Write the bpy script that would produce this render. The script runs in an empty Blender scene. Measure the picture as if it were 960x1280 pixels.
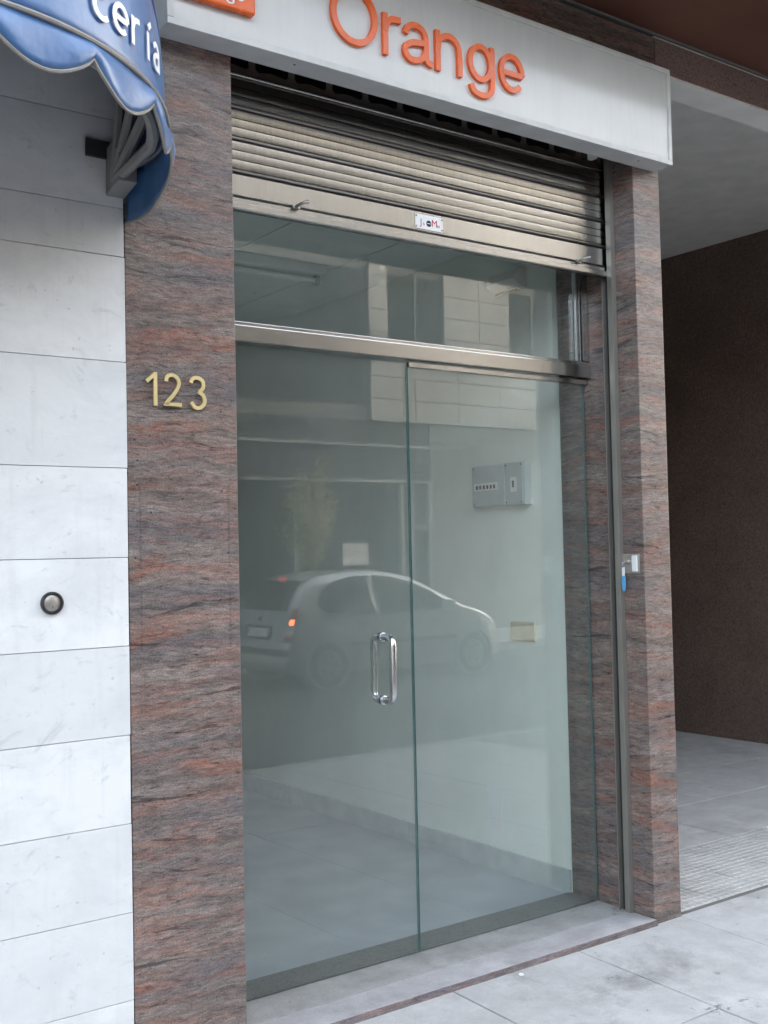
import bpy, bmesh, math, random
from mathutils import Vector, Matrix
random.seed(7)
R = math.radians
sc = bpy.context.scene
COL = sc.collection

# ------------------------------------------------------------------ camera
F_PX, YAW, PIT, ROL = 1395.94, 0.629193, 0.036322, -0.0216352
fw = Vector((math.sin(YAW)*math.cos(PIT), math.cos(YAW)*math.cos(PIT), math.sin(PIT)))
r0 = Vector((math.cos(YAW), -math.sin(YAW), 0)); u0 = r0.cross(fw)
rt = r0*math.cos(ROL) + u0*math.sin(ROL); up = -r0*math.sin(ROL) + u0*math.cos(ROL)
cd = bpy.data.cameras.new('camera'); cam = bpy.data.objects.new('camera', cd); COL.objects.link(cam)
m = Matrix((( rt.x, up.x, -fw.x, 0.0), (rt.y, up.y, -fw.y, -3.0), (rt.z, up.z, -fw.z, 1.49), (0, 0, 0, 1)))
cam.matrix_world = m
cd.sensor_fit = 'HORIZONTAL'; cd.sensor_width = 36; cd.lens = F_PX/960*36
cd.clip_start = 0.05; cd.clip_end = 1500
sc.camera = cam

# ------------------------------------------------------------------ sky, sun, exposure
SUN_EL, SUN_ROT = R(16), R(56)
w = bpy.data.worlds.new('World'); sc.world = w; w.use_nodes = True
nt = w.node_tree; nt.nodes.clear()
sky = nt.nodes.new('ShaderNodeTexSky'); sky.sky_type = 'NISHITA'; sky.sun_disc = False
sky.sun_elevation = SUN_EL; sky.sun_rotation = SUN_ROT; sky.air_density = 1.0; sky.dust_density = 6.0; sky.ozone_density = 0.0
bg = nt.nodes.new('ShaderNodeBackground'); bg.inputs['Strength'].default_value = 0.15
wo = nt.nodes.new('ShaderNodeOutputWorld')
hs_ = nt.nodes.new('ShaderNodeHueSaturation'); hs_.inputs['Saturation'].default_value = 0.55   # hazy, whitish sky
nt.links.new(sky.outputs[0], hs_.inputs['Color']); nt.links.new(hs_.outputs[0], bg.inputs[0]); nt.links.new(bg.outputs[0], wo.inputs[0])
sl = bpy.data.lights.new('sun', 'SUN'); sl.energy = 2.4; sl.angle = R(0.53); sl.color = (1.0, 0.94, 0.86)
so = bpy.data.objects.new('sun', sl); COL.objects.link(so); so.location = (5, 30, 40)
sdir = Vector((math.sin(SUN_ROT)*math.cos(SUN_EL), math.cos(SUN_ROT)*math.cos(SUN_EL), math.sin(SUN_EL)))
so.rotation_euler = sdir.to_track_quat('Z', 'Y').to_euler()
sc.view_settings.view_transform = 'Standard'; sc.view_settings.look = 'None'
sc.view_settings.gamma = 1.0; sc.view_settings.use_curve_mapping = False
sc.view_settings.exposure = 3.6
sc.render.engine = 'CYCLES'
cy = sc.cycles
cy.use_denoising = True
cy.max_bounces = 7; cy.diffuse_bounces = 4; cy.glossy_bounces = 3; cy.transmission_bounces = 6; cy.transparent_max_bounces = 16
cy.caustics_reflective = False; cy.caustics_refractive = False; cy.sample_clamp_indirect = 6.0
cy.blur_glossy = 0.1
cy.use_adaptive_sampling = True; cy.adaptive_threshold = 0.02

# ------------------------------------------------------------------ materials
class NT:
    def __init__(s, name):
        s.m = bpy.data.materials.new(name); s.m.use_nodes = True
        s.t = s.m.node_tree; s.n = s.t.nodes; s.l = s.t.links
        s.b = s.n['Principled BSDF']; s.out = s.n['Material Output']
    def node(s, typ, **kw):
        x = s.n.new(typ)
        for k, v in kw.items(): setattr(x, k, v)
        return x
    def link(s, a, b): s.l.new(a, b)
    def pos(s, scale=(1, 1, 1), fold=False, warp=0.0, wscale=2.0):
        g = s.node('ShaderNodeNewGeometry').outputs['Position']
        if fold:   # x-y folded together so that a vein turns the corner of a pillar
            sp = s.node('ShaderNodeSeparateXYZ'); s.link(g, sp.inputs[0])
            a = s.node('ShaderNodeMath', operation='SUBTRACT'); s.link(sp.outputs[0], a.inputs[0]); s.link(sp.outputs[1], a.inputs[1])
            c = s.node('ShaderNodeCombineXYZ'); s.link(a.outputs[0], c.inputs[0]); s.link(sp.outputs[2], c.inputs[2]); g = c.outputs[0]
        if warp:
            nz = s.node('ShaderNodeTexNoise'); nz.inputs['Scale'].default_value = wscale; nz.inputs['Detail'].default_value = 2
            s.link(g, nz.inputs['Vector'])
            sb = s.node('ShaderNodeVectorMath', operation='SUBTRACT'); s.link(nz.outputs['Color'], sb.inputs[0]); sb.inputs[1].default_value = (.5, .5, .5)
            sm = s.node('ShaderNodeVectorMath', operation='SCALE'); s.link(sb.outputs[0], sm.inputs[0]); sm.inputs['Scale'].default_value = warp
            ad = s.node('ShaderNodeVectorMath', operation='ADD'); s.link(g, ad.inputs[0]); s.link(sm.outputs[0], ad.inputs[1]); g = ad.outputs[0]
        mp = s.node('ShaderNodeMapping'); mp.inputs['Scale'].default_value = scale; s.link(g, mp.inputs['Vector'])
        return mp.outputs[0]
    def noise(s, vec, scale, detail=4, rough=.55, lo=.35, hi=.65, dist=0.0):
        n = s.node('ShaderNodeTexNoise'); n.inputs['Scale'].default_value = scale; n.inputs['Detail'].default_value = detail
        n.inputs['Roughness'].default_value = rough; n.inputs['Distortion'].default_value = dist
        s.link(vec, n.inputs['Vector'])
        r = s.node('ShaderNodeMapRange'); r.inputs['From Min'].default_value = lo; r.inputs['From Max'].default_value = hi
        s.link(n.outputs['Fac'], r.inputs['Value']); return r.outputs[0]
    def mix(s, fac, a, b, blend='MIX'):
        x = s.node('ShaderNodeMix', data_type='RGBA', blend_type=blend)
        for v, i in ((fac, 0), (a, 6), (b, 7)):
            if isinstance(v, (int, float)): x.inputs[i].default_value = v
            elif isinstance(v, tuple): x.inputs[i].default_value = (*v, 1) if len(v) == 3 else v
            else: s.link(v, x.inputs[i])
        return x.outputs[2]
    def math(s, op, a, b=None):
        x = s.node('ShaderNodeMath', operation=op)
        for i, v in enumerate((a, b)):
            if v is None: continue
            if isinstance(v, (int, float)): x.inputs[i].default_value = v
            else: s.link(v, x.inputs[i])
        return x.outputs[0]
    def col(s, v):
        if isinstance(v, tuple): s.b.inputs['Base Color'].default_value = (*v, 1)
        else: s.link(v, s.b.inputs['Base Color'])
    def set(s, **kw):
        for k, v in kw.items():
            k = k.replace('_', ' ')
            if isinstance(v, (int, float)): s.b.inputs[k].default_value = v
            else: s.link(v, s.b.inputs[k])
    def bump(s, h, dist=.002, strength=.5):
        b = s.node('ShaderNodeBump'); b.inputs['Distance'].default_value = dist; b.inputs['Strength'].default_value = strength
        s.link(h, b.inputs['Height']); s.link(b.outputs[0], s.b.inputs['Normal'])

def plain(name, c, rough=.5, metal=0.0, var=.08, vs=12, **kw):
    n = NT(name); p = n.pos()
    v = n.noise(p, vs, 5)
    n.col(n.mix(v, tuple(x*(1-var) for x in c), tuple(min(1, x*(1+var)) for x in c)))
    n.set(Roughness=n.math('ADD', n.math('MULTIPLY', n.noise(p, vs*2, 4), .12), rough-.06), Metallic=metal, **kw)
    return n.m

def granite_veined(name, tint=(1, 1, 1), rough=.3):
    n = NT(name)
    t = lambda c: tuple(a*b for a, b in zip(c, tint))
    pa = n.pos((1.3, 1, 7), True, .10, 2.2); pb = n.pos((1.0, 1, 9), True, .05, 6); pc = n.pos((1, 1, 3.2), True, .03, 20); pe = n.pos((.7, 1, 3.0), True, .2, 1.5)
    band = n.pos((.6, 1, 6.5), True, .14, 2.4)
    c = n.mix(n.noise(band, 3.4, 6, .62, .38, .62), t((.20, .175, .165)), t((.40, .37, .35)))        # broad grey bands
    c = n.mix(n.math('MULTIPLY', n.noise(n.pos((.6, 1, 4.0), True, .2, 1.6), 2.3, 5, .6, .48, .62), .75), c, t((.215, .215, .235)))   # slate
    grain = n.noise(n.pos((1.0, 1, 4), True, .02, 25), 36, 6, .8, .36, .60)
    sal = n.math('MULTIPLY', n.noise(n.pos((.6, 1, 6.0), True, .17, 2.4), 3.3, 7, .70, .48, .62), n.math('ADD', n.math('MULTIPLY', grain, .9), .1))
    c = n.mix(n.math('MULTIPLY', sal, .80), c, t((.47, .235, .175)))                                # salmon bands
    red = n.math('MULTIPLY', n.noise(n.pos((.8, 1, 5), True, .15, 2.4), 2.0, 6, .66, .56, .66), grain)
    c = n.mix(n.math('MULTIPLY', red, .8), c, t((.42, .15, .085)))
    fine = n.noise(n.pos((1.4, 1, 9), True, .04, 8), 12, 9, .8, .40, .60)
    c = n.mix(.7, c, n.mix(fine, (.38, .37, .38), (1.5, 1.48, 1.46)), 'MULTIPLY')
    blk = n.noise(n.pos((1.3, 1, 10), True, .06, 6), 9, 9, .8, .555, .615)
    c = n.mix(n.math('MULTIPLY', blk, .85), c, t((.06, .055, .06)))
    thin = n.noise(n.pos((.8, 1, 11), True, .14, 2.2), 2.4, 7, .7, .585, .62)
    c = n.mix(n.math('MULTIPLY', thin, .8), c, t((.055, .05, .052)))                                # black veins
    spk = n.noise(n.pos((1, 1, 1.6), True), 170, 3, .8, .38, .62)
    c = n.mix(.5, c, n.mix(spk, (.35, .35, .36), (1.65, 1.63, 1.6)), 'MULTIPLY')
    n.col(c)
    n.set(Roughness=n.math('ADD', n.math('MULTIPLY', n.noise(pc, 30, 4), .2), rough-.05))
    n.bump(spk, .0006, .25)
    return n.m

def granite_speckled(name, a, b, rough=.45):
    n = NT(name); p = n.pos()
    c = n.mix(n.noise(p, 120, 3, .8, .4, .6), a, b)
    c = n.mix(n.math('MULTIPLY', n.noise(p, 60, 4, .8, .56, .62), .8), c, tuple(x*.25 for x in a))
    c = n.mix(.4, c, n.mix(n.noise(p, 2.5, 5), (.7, .7, .7), (1.2, 1.2, 1.2)), 'MULTIPLY')
    n.col(c); n.set(Roughness=rough); return n.m

def marble(name):
    n = NT(name); p = n.pos((1, 1, 1.6), False, .25, 2.5)
    oi = n.node('ShaderNodeObjectInfo').outputs['Random']
    base = n.mix(oi, (.70, .70, .695), (.83, .825, .81))
    c = n.mix(n.math('MULTIPLY', n.noise(p, 3.2, 8, .66, .42, .68), .75), base, (.60, .60, .605))
    v = n.noise(n.pos((2.2, 1, 4.5), False, .35, 3), 6, 9, .74, .575, .68)
    c = n.mix(n.math('MULTIPLY', v, .45), c, (.44, .445, .46))
    d = n.noise(n.pos(), 46, 3, .6, .68, .74)
    c = n.mix(n.math('MULTIPLY', d, .5), c, (.36, .35, .33))
    st = n.noise(n.pos((9, 9, .8)), 2.4, 5, .6, .55, .8)                                   # rain streaks
    c = n.mix(n.math('MULTIPLY', st, .22), c, (.40, .385, .36))
    n.col(c); n.set(Roughness=.42); n.bump(n.noise(p, 30, 5), .0008, .2); return n.m

def pavement(name, a, b, stain=.5):
    n = NT(name); p = n.pos()
    oi = n.node('ShaderNodeObjectInfo').outputs['Random']
    c = n.mix(n.noise(p, 7, 8, .65, .3, .7), a, b)
    c = n.mix(.5, c, n.mix(oi, (.86, .86, .87), (1.1, 1.1, 1.1)), 'MULTIPLY')
    c = n.mix(n.math('MULTIPLY', n.noise(p, 190, 3, .7, .5, .7), .35), c, tuple(x*.55 for x in a))
    c = n.mix(n.math('MULTIPLY', n.noise(n.pos((1, 1, 1), False, .3, 2), 2.1, 7, .7, .53, .72), stain), c, (.20, .195, .19))
    c = n.mix(n.math('MULTIPLY', n.noise(n.pos((1, 1, 1), False, .15, 9), 3.6, 8, .8, .625, .68), stain), c, (.10, .098, .095))
    c = n.mix(n.math('MULTIPLY', n.noise(p, 13, 5, .7, .68, .72), stain*1.3), c, (.09, .085, .08))
    vo = n.node('ShaderNodeTexVoronoi'); vo.inputs['Scale'].default_value = 4.2; n.link(n.pos((1, 1, 1), False, .02, 30), vo.inputs['Vector'])
    gum = n.node('ShaderNodeMapRange'); n.link(vo.outputs['Distance'], gum.inputs['Value'])
    for k_, v_ in (('From Min', .055), ('From Max', .085), ('To Min', 1), ('To Max', 0)): gum.inputs[k_].default_value = v_
    sel = n.node('ShaderNodeSeparateColor'); n.link(vo.outputs['Color'], sel.inputs[0]); pick = n.math('GREATER_THAN', sel.outputs[0], .62)
    c = n.mix(n.math('MULTIPLY', n.math('MULTIPLY', gum.outputs[0], pick), stain*.6), c, (.16, .155, .15))
    c = n.mix(n.math('MULTIPLY', n.noise(n.pos((1, 1, 1), False, .5, 1.2), 1.3, 9, .8, .50, .66), stain*.35), c, (.30, .285, .26))
    n.col(c); n.set(Roughness=.75); n.bump(n.noise(p, 120, 5, .7), .0012, .4); return n.m

def glass(name, tint=(.965, .99, .975), dust=.036, ior=1.75):
    n = NT(name); n.n.remove(n.b)
    bf = n.node('ShaderNodeNewGeometry').outputs['Backfacing']
    i = n.math('ADD', n.math('MULTIPLY', bf, 1/ior-ior), ior)
    fr = n.node('ShaderNodeFresnel'); n.link(i, fr.inputs['IOR'])
    tr = n.node('ShaderNodeBsdfTransparent'); tr.inputs[0].default_value = (*tint, 1)
    gl = n.node('ShaderNodeBsdfGlossy'); gl.inputs['Roughness'].default_value = 0.0
    mx = n.node('ShaderNodeMixShader'); n.link(fr.outputs[0], mx.inputs[0]); n.link(tr.outputs[0], mx.inputs[1]); n.link(gl.outputs[0], mx.inputs[2])
    df = n.node('ShaderNodeBsdfDiffuse'); df.inputs[0].default_value = (.72, .73, .70, 1)
    p = n.pos((1, 1, .45), False, .1, 2)
    dm = n.math('MULTIPLY', n.math('ADD', n.noise(p, 3, 7, .7, .3, .75), .5), dust)
    spk = n.math('MULTIPLY', n.noise(n.pos(), 70, 2, .5, .735, .76), .12)
    dm = n.math('ADD', dm, spk)
    m2 = n.node('ShaderNodeMixShader'); n.link(dm, m2.inputs[0]); n.link(mx.outputs[0], m2.inputs[1]); n.link(df.outputs[0], m2.inputs[2])
    n.link(m2.outputs[0], n.out.inputs[0]); return n.m

def metal(name, c, rough, streak=(1, 1, 1), var=.12, dirt=.3):
    n = NT(name)
    v = n.noise(n.pos(streak), 6, 5); d = n.noise(n.pos(), 9, 7, .7, .45, .7)
    col = n.mix(v, tuple(x*(1-var) for x in c), tuple(min(1, x*(1+var)) for x in c))
    col = n.mix(n.math('MULTIPLY', d, dirt), col, tuple(x*.5 for x in c))
    n.col(col); n.set(Metallic=1.0, Roughness=n.math('ADD', n.math('MULTIPLY', d, .06 if dirt else 0.0), rough)); return n.m

def emit(name, c, s):
    n = NT(name); n.col(c); n.b.inputs['Emission Color'].default_value = (*c, 1); n.set(Emission_Strength=s, Roughness=.2); return n.m

M = {}
M['granite'] = granite_veined('veined_granite', (.63, .57, .54))
M['granite_dusty'] = pavement('dusty_step_stone', (.32, .305, .31), (.50, .49, .50), .75)
M['speckled'] = granite_speckled('brown_speckled_granite', (.105, .07, .053), (.25, .175, .14), .4)
M['lintel_stone'] = granite_speckled('brown_pink_granite', (.16, .105, .09), (.34, .25, .22))
M['marble'] = marble('white_marble')
M['nosing'] = granite_veined('worn_granite_edge', (.68, .64, .67), .6)
M['step_dirty'] = pavement('dirty_step_stone', (.27, .265, .25), (.42, .415, .40), 1.0)
M['newplaster'] = plain('fresh_plaster', (.9, .9, .88), .8, var=.02)
M['guide'] = plain('guide_aluminium', (.30, .285, .255), .45, .6, var=.05)
M['inner'] = granite_speckled('dark_inner_stone', (.09, .085, .08), (.17, .16, .15), .35)
M['mortar'] = plain('grey_mortar', (.16, .155, .15), .9)
M['slab'] = pavement('pale_paving_stone', (.43, .425, .415), (.59, .585, .575), .9)
M['tile'] = pavement('passage_tile', (.47, .46, .44), (.60, .59, .57), .5)
M['joint'] = plain('joint_sand', (.17, .165, .155), .95)
M['asphalt'] = pavement('asphalt', (.045, .045, .047), (.065, .065, .066), .2)
M['kerb'] = plain('kerb_stone', (.33, .33, .32), .8)
M['glass'] = glass('shop_glass')
M['glass_t'] = glass('transom_glass', (.96, .985, .97), .036)
M['glass_edge'] = plain('green_glass_edge', (.07, .16, .15), .15)
M['steel'] = metal('stainless_steel', (.50, .49, .47), .22, (1, 1, 1), .04, .0)
M['steel_p'] = metal('polished_handle_steel', (.62, .62, .63), .22, (1, 1, 1), .05, .08)
M['shutter'] = metal('shutter_steel', (.37, .365, .35), .22, (30, 1, 1), .10, .0)
M['shutter_d'] = metal('shutter_bead', (.34, .33, .31), .28, (1, 1, 1), .06, .0)
M['darkmetal'] = plain('dark_gap', (.025, .024, .023), .7)
M['alu'] = plain('white_painted_aluminium', (.60, .60, .585), .4)
n = NT('white_acrylic'); st_ = n.noise(n.pos((14, 1, .9), False, .04, 6), 3, 6, .65, .45, .75)
n.col(n.mix(n.math('MULTIPLY', st_, .22), n.mix(n.noise(n.pos(), 3, 5), (.58, .58, .57), (.63, .63, .62)), (.46, .45, .43))); n.set(Roughness=.14); M['acrylic'] = n.m
M['orange'] = plain('orange_acrylic', (.78, .125, .018), .22, var=.05)
M['white'] = plain('white_paint', (.8, .8, .8), .5, var=.03)
M['brass'] = plain('brass', (.78, .60, .26), .34, 1.0)
M['brass2'] = plain('brass_face', (.70, .56, .27), .45, .35)
M['blackring'] = plain('black_rubber', (.02, .02, .025), .5)
M['nickel'] = plain('dull_nickel', (.50, .47, .43), .38, .8)
M['wallpaint'] = plain('shop_wall_paint', (.87, .895, .845), .75, var=.03, vs=4)
M['ceil'] = plain('ceiling_panel', (.82, .83, .82), .8, var=.03)
M['shopfloor'] = plain('grey_shop_floor', (.40, .425, .45), .35, var=.12, vs=5)
M['skirt'] = plain('marble_skirting', (.48, .52, .52), .35, var=.1, vs=9)
M['box_grey'] = plain('grey_plastic', (.48, .52, .53), .4)
M['ivory'] = plain('ivory_plastic', (.62, .57, .42), .5)
M['soffit'] = plain('red_brown_soffit', (.115, .042, .026), .55, var=.1, vs=2)
M['plaster'] = plain('grey_plaster', (.80, .79, .75), .85, var=.06, vs=6)
M['blue'] = NT('blue_awning').m
M['cover_w'] = plain('pale_cladding', (.50, .495, .47), .6, var=.05, vs=1.5)
M['cover_u'] = plain('beige_upper_render', (.29, .285, .275), .7, var=.08, vs=1.5)
M['strip'] = plain('grey_frame', (.34, .34, .33), .5)
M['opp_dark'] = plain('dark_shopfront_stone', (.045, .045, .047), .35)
M['opp_wall'] = plain('dull_render', (.19, .185, .175), .8, var=.1, vs=.6)  # plain dull render, one dark tone with slight random variation
M['opp_glass'] = plain('dark_window_glass', (.02, .022, .025), .25, Specular_IOR_Level=.25)
M['shutter_pvc'] = plain('roller_blind', (.42, .40, .36), .6)
M['bark'] = plain('bark', (.10, .075, .055), .9)
M['tyre'] = plain('tyre', (.02, .02, .02), .8)
M['rim'] = plain('wheel_trim', (.42, .43, .44), .3, .7)
M['chrome'] = plain('car_badge', (.5, .5, .5), .2, 1.0)
M['bumperstrip'] = plain('black_bumper_strip', (.04, .04, .045), .5)
M['carglass'] = plain('car_glass', (.015, .02, .02), .08, Specular_IOR_Level=.3)
M['redlens'] = plain('red_lens', (.42, .02, .015), .15)
M['clearlens'] = plain('clear_lens', (.65, .62, .6), .12)
M['lamp_dim'] = emit('dim_brake_lamp', (.6, .05, .03), .3)
M['lamp_on'] = emit('lit_tail_lamp', (1.0, .15, .05), 1.8)
n = NT('silver_car_paint'); n.col((.58, .59, .61)); n.set(Metallic=.3, Roughness=.28, Coat_Weight=.9, Coat_Roughness=.04); M['carpaint'] = n.m
n = NT('leaf'); oi = n.noise(n.pos(), 9, 4); n.col(n.mix(oi, (.34, .33, .14), (.58, .54, .28))); n.set(Roughness=.55)
tl_ = n.node('ShaderNodeBsdfTranslucent'); tl_.inputs[0].default_value = (.5, .47, .2, 1); mx_ = n.node('ShaderNodeMixShader'); mx_.inputs[0].default_value = .4
n.link(n.b.outputs[0], mx_.inputs[1]); n.link(tl_.outputs[0], mx_.inputs[2]); n.link(mx_.outputs[0], n.out.inputs[0]); M['leaf'] = n.m
# awning canvas: shiny blue vinyl
n = NT('blue_awning_vinyl'); p = n.pos()
n.col(n.mix(n.noise(p, 5, 6), (.04, .115, .27), (.07, .165, .36))); n.set(Roughness=.42, Coat_Weight=.45, Coat_Roughness=.35)
n.bump(n.noise(p, 9, 3), .006, .35); M['blue'] = n.m
n = NT('awning_print'); p = n.pos()
n.col(n.mix(n.noise(p, 4, 6), (.36, .43, .60), (.44, .51, .68))); n.set(Roughness=.35, Coat_Weight=1.0, Coat_Roughness=.3); M['pale_blue'] = n.m
M['piping'] = plain('grey_piping', (.24, .225, .205), .6)
M['awning_rib'] = plain('awning_rib', (.23, .225, .22), .55, .2)
M['awning_in'] = plain('awning_lining', (.03, .045, .12), .7)

# ------------------------------------------------------------------ mesh helpers
class MB:
    def __init__(s): s.bm = bmesh.new()
    def box(s, x0, x1, y0, y1, z0, z1):
        v = [s.bm.verts.new((x, y, z)) for x in (x0, x1) for y in (y0, y1) for z in (z0, z1)]
        for f in ((0, 1, 3, 2), (4, 6, 7, 5), (0, 4, 5, 1), (2, 3, 7, 6), (0, 2, 6, 4), (1, 5, 7, 3)): s.bm.faces.new([v[i] for i in f])
        return s
    def poly(s, pts, d):
        """prism: polygon pts (3-D, in order) swept by vector d"""
        d = Vector(d); a = [s.bm.verts.new(p) for p in pts]; b = [s.bm.verts.new(Vector(p)+d) for p in pts]
        s.bm.faces.new(a[::-1]); s.bm.faces.new(b)
        k = len(pts)
        for i in range(k): s.bm.faces.new((a[i], a[(i+1) % k], b[(i+1) % k], b[i]))
        return s
    def tube(s, pts, r, seg=10, cap=True):
        pts = [Vector(p) for p in pts]; rings = []
        ref = None
        for i, p in enumerate(pts):
            t = (pts[min(i+1, len(pts)-1)]-pts[max(i-1, 0)]).normalized()
            if ref is None: ref = t.orthogonal().normalized()
            ref = (ref - t*ref.dot(t)).normalized(); b = t.cross(ref)
            rr = r[i] if isinstance(r, (list, tuple)) else r
            rings.append([s.bm.verts.new(p + (ref*math.cos(2*math.pi*k/seg)+b*math.sin(2*math.pi*k/seg))*rr) for k in range(seg)])
        for a, b in zip(rings, rings[1:]):
            for k in range(seg): s.bm.faces.new((a[k], a[(k+1) % seg], b[(k+1) % seg], b[k]))
        if cap: s.bm.faces.new(rings[0][::-1]); s.bm.faces.new(rings[-1])
        return s
    def lathe(s, c, axis, prof, seg=32):
        """prof: (radius, height along axis)"""
        axis = Vector(axis).normalized(); e1 = axis.orthogonal().normalized(); e2 = axis.cross(e1); c = Vector(c); rings = []
        for rr, h in prof:
            rings.append([s.bm.verts.new(c+axis*h+(e1*math.cos(2*math.pi*k/seg)+e2*math.sin(2*math.pi*k/seg))*max(rr, 1e-4)) for k in range(seg)])
        for a, b in zip(rings, rings[1:]):
            for k in range(seg): s.bm.faces.new((a[k], a[(k+1) % seg], b[(k+1) % seg], b[k]))
        s.bm.faces.new(rings[0][::-1]); s.bm.faces.new(rings[-1]); return s
    def grid(s, rows, close=False):
        g = [[s.bm.verts.new(p) for p in r_] for r_ in rows]
        for a, b in zip(g, g[1:]):
            for k in range(len(a)-1): s.bm.faces.new((a[k], a[k+1], b[k+1], b[k]))
        return s
    def ribbon(s, pts, wd, fn, d0, d1, closed=False):
        """flat stroke of width wd along 2-D pts; fn(x, y, depth) -> 3-D point"""
        pts = [Vector((p[0], p[1])) for p in pts]; k = len(pts); L = []; Rr = []
        for i, p in enumerate(pts):
            a = pts[(i-1) % k] if closed or i else p; b = pts[(i+1) % k] if closed or i < k-1 else p
            t1 = (p-a); t2 = (b-p)
            if t1.length < 1e-9: t1 = t2
            if t2.length < 1e-9: t2 = t1
            t1.normalize(); t2.normalize()
            n1 = Vector((-t1.y, t1.x)); n2 = Vector((-t2.y, t2.x)); nn = (n1+n2).normalized()
            sc_ = min(1.6, 1/max(.5, nn.dot(n1)))
            L.append(p+nn*wd/2*sc_); Rr.append(p-nn*wd/2*sc_)
        q = [[s.bm.verts.new(fn(v.x, v.y, d)) for v in S] for S in (L, Rr) for d in (d0, d1)]   # L0 L1 R0 R1
        rng = range(k if closed else k-1)
        for i in rng:
            j = (i+1) % k
            s.bm.faces.new((q[1][i], q[1][j], q[3][j], q[3][i])); s.bm.faces.new((q[0][j], q[0][i], q[2][i], q[2][j]))
            s.bm.faces.new((q[0][i], q[0][j], q[1][j], q[1][i])); s.bm.faces.new((q[2][j], q[2][i], q[3][i], q[3][j]))
        if not closed:
            for i in (0, k-1): s.bm.faces.new((q[0][i], q[1][i], q[3][i], q[2][i]))
        return s
    def build(s, name, mat, parent=None, bev=0.0, smooth=False, seg=2):
        bm = s.bm
        if bev: bmesh.ops.bevel(bm, geom=bm.edges[:], offset=bev, segments=seg, affect='EDGES', profile=.6, clamp_overlap=True)
        bmesh.ops.recalc_face_normals(bm, faces=bm.faces[:])
        me = bpy.data.meshes.new(name); bm.to_mesh(me); bm.free()
        if smooth:
            for f in me.polygons: f.use_smooth = True
        me.materials.append(M[mat] if isinstance(mat, str) else mat)
        return link(name, me, parent)

def link(name, me, parent=None):
    o = bpy.data.objects.new(name, me); COL.objects.link(o)
    if parent:
        o.parent = parent
        o.matrix_parent_inverse = parent.matrix_basis.inverted()
    return o
def box(name, mat, parent, *a, bev=.002): return MB().box(*a).build(name, mat, parent, bev)
def tag(o, label, cat, group=None):
    o['label'] = label; o['category'] = cat
    if group: o['group'] = group
    return o
def struct(o): o['kind'] = 'structure'; return o
def thing(name, loc, label, cat, group=None):
    o = bpy.data.objects.new(name, None); COL.objects.link(o); o.location = loc; o.empty_display_size = .1
    return tag(o, label, cat, group)
def smooth_auto(o, ang=40):
    me = o.data
    for f in me.polygons: f.use_smooth = True
    me.set_sharp_from_angle(angle=R(ang)); return o
def arc(cx, cy, rx, ry, a0, a1, k=14): return [(cx+rx*math.cos(R(a0+(a1-a0)*i/k)), cy+ry*math.sin(R(a0+(a1-a0)*i/k))) for i in range(k+1)]
def spline(pts, k=6):
    P = [pts[0]]+list(pts)+[pts[-1]]; o = []
    for i in range(1, len(P)-2):
        p0, p1, p2, p3 = [Vector(q) for q in P[i-1:i+3]]
        for j in range(k):
            t = j/k; o.append(tuple(.5*((2*p1)+(-p0+p2)*t+(2*p0-5*p1+4*p2-p3)*t*t+(-p0+3*p1-3*p2+p3)*t**3)))
    o.append(tuple(pts[-1])); return o
def text(name, s_, size, mat, parent, origin, ex, ey, depth=.001):
    """flat lettering lying in the plane spanned by ex, ey at origin"""
    c = bpy.data.curves.new(name, 'FONT'); c.body = s_; c.size = size; c.extrude = depth; c.resolution_u = 3
    t = bpy.data.objects.new(name, c); COL.objects.link(t)
    dg = bpy.context.evaluated_depsgraph_get(); me = bpy.data.meshes.new_from_object(t.evaluated_get(dg))
    bpy.data.objects.remove(t)
    ex = Vector(ex); ey = Vector(ey); ez = ex.cross(ey)
    me.transform(Matrix(((ex.x, ey.x, ez.x, origin[0]), (ex.y, ey.y, ez.y, origin[1]), (ex.z, ey.z, ez.z, origin[2]), (0, 0, 0, 1))))
    me.materials.clear(); me.materials.append(M[mat]); me.name = name
    return link(name, me, parent)

# ------------------------------------------------------------------ key dimensions (metres)
XL, XR = 1.636, 3.462          # door opening between the pillars
PL, PR = 1.282, 3.622          # outer edges of the pillars
G = 0.285                      # front face of the glass
YO = -13.6                     # facade across the street
ZR = -0.24                     # road level

# ------------------------------------------------------------------ ground, road, pavements
g = struct(box('ground', 'joint', None, -400, 400, -400, 400, -1.2, -.30, bev=0))
struct(box('road', 'asphalt', None, -60, 80, -11.0, -3.66, -.29, ZR, bev=0))
bmq = MB().box(-60, 80, -3.50, .30, -.35, -.008); sw = bmq.build('sidewalk', 'joint'); struct(sw)
sw.rotation_euler.x = math.atan(.02)
kb = struct(box('kerb', 'kerb', None, -60, 80, -3.66, -3.502, -.32, -.073, bev=.012))
osw = struct(box('opposite_sidewalk', 'slab', None, -60, 80, YO+.02, -11.0, -.33, -.10, bev=.01))
bpy.context.view_layer.update()
for ci in range(-2, 9):
    x0 = 3.02 + (ci-4)*.6
    off = -.64 if ci % 2 == 1 else -.19
    ys = [0.0] + [off - .9*k for k in range(0, 6)]
    if ci % 2 == 0: ys = [0.0, -.9+.0, -1.8, -2.7, -3.6, -4.5]
    ys = [y for y in ys if y > -3.4] + [-3.49]
    for y1, y0 in zip(ys, ys[1:]):
        j = random.uniform(-.0015, .0015)
        b = MB().box(x0+.003, x0+.597, y0+.003, y1-.003 if y1 < 0 else (.01 if x0 > 3.55 or x0 < 1.0 else -.001), -.0075, j)
        o = b.build('paving_slab', 'slab', None, .002); o.parent = sw

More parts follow.
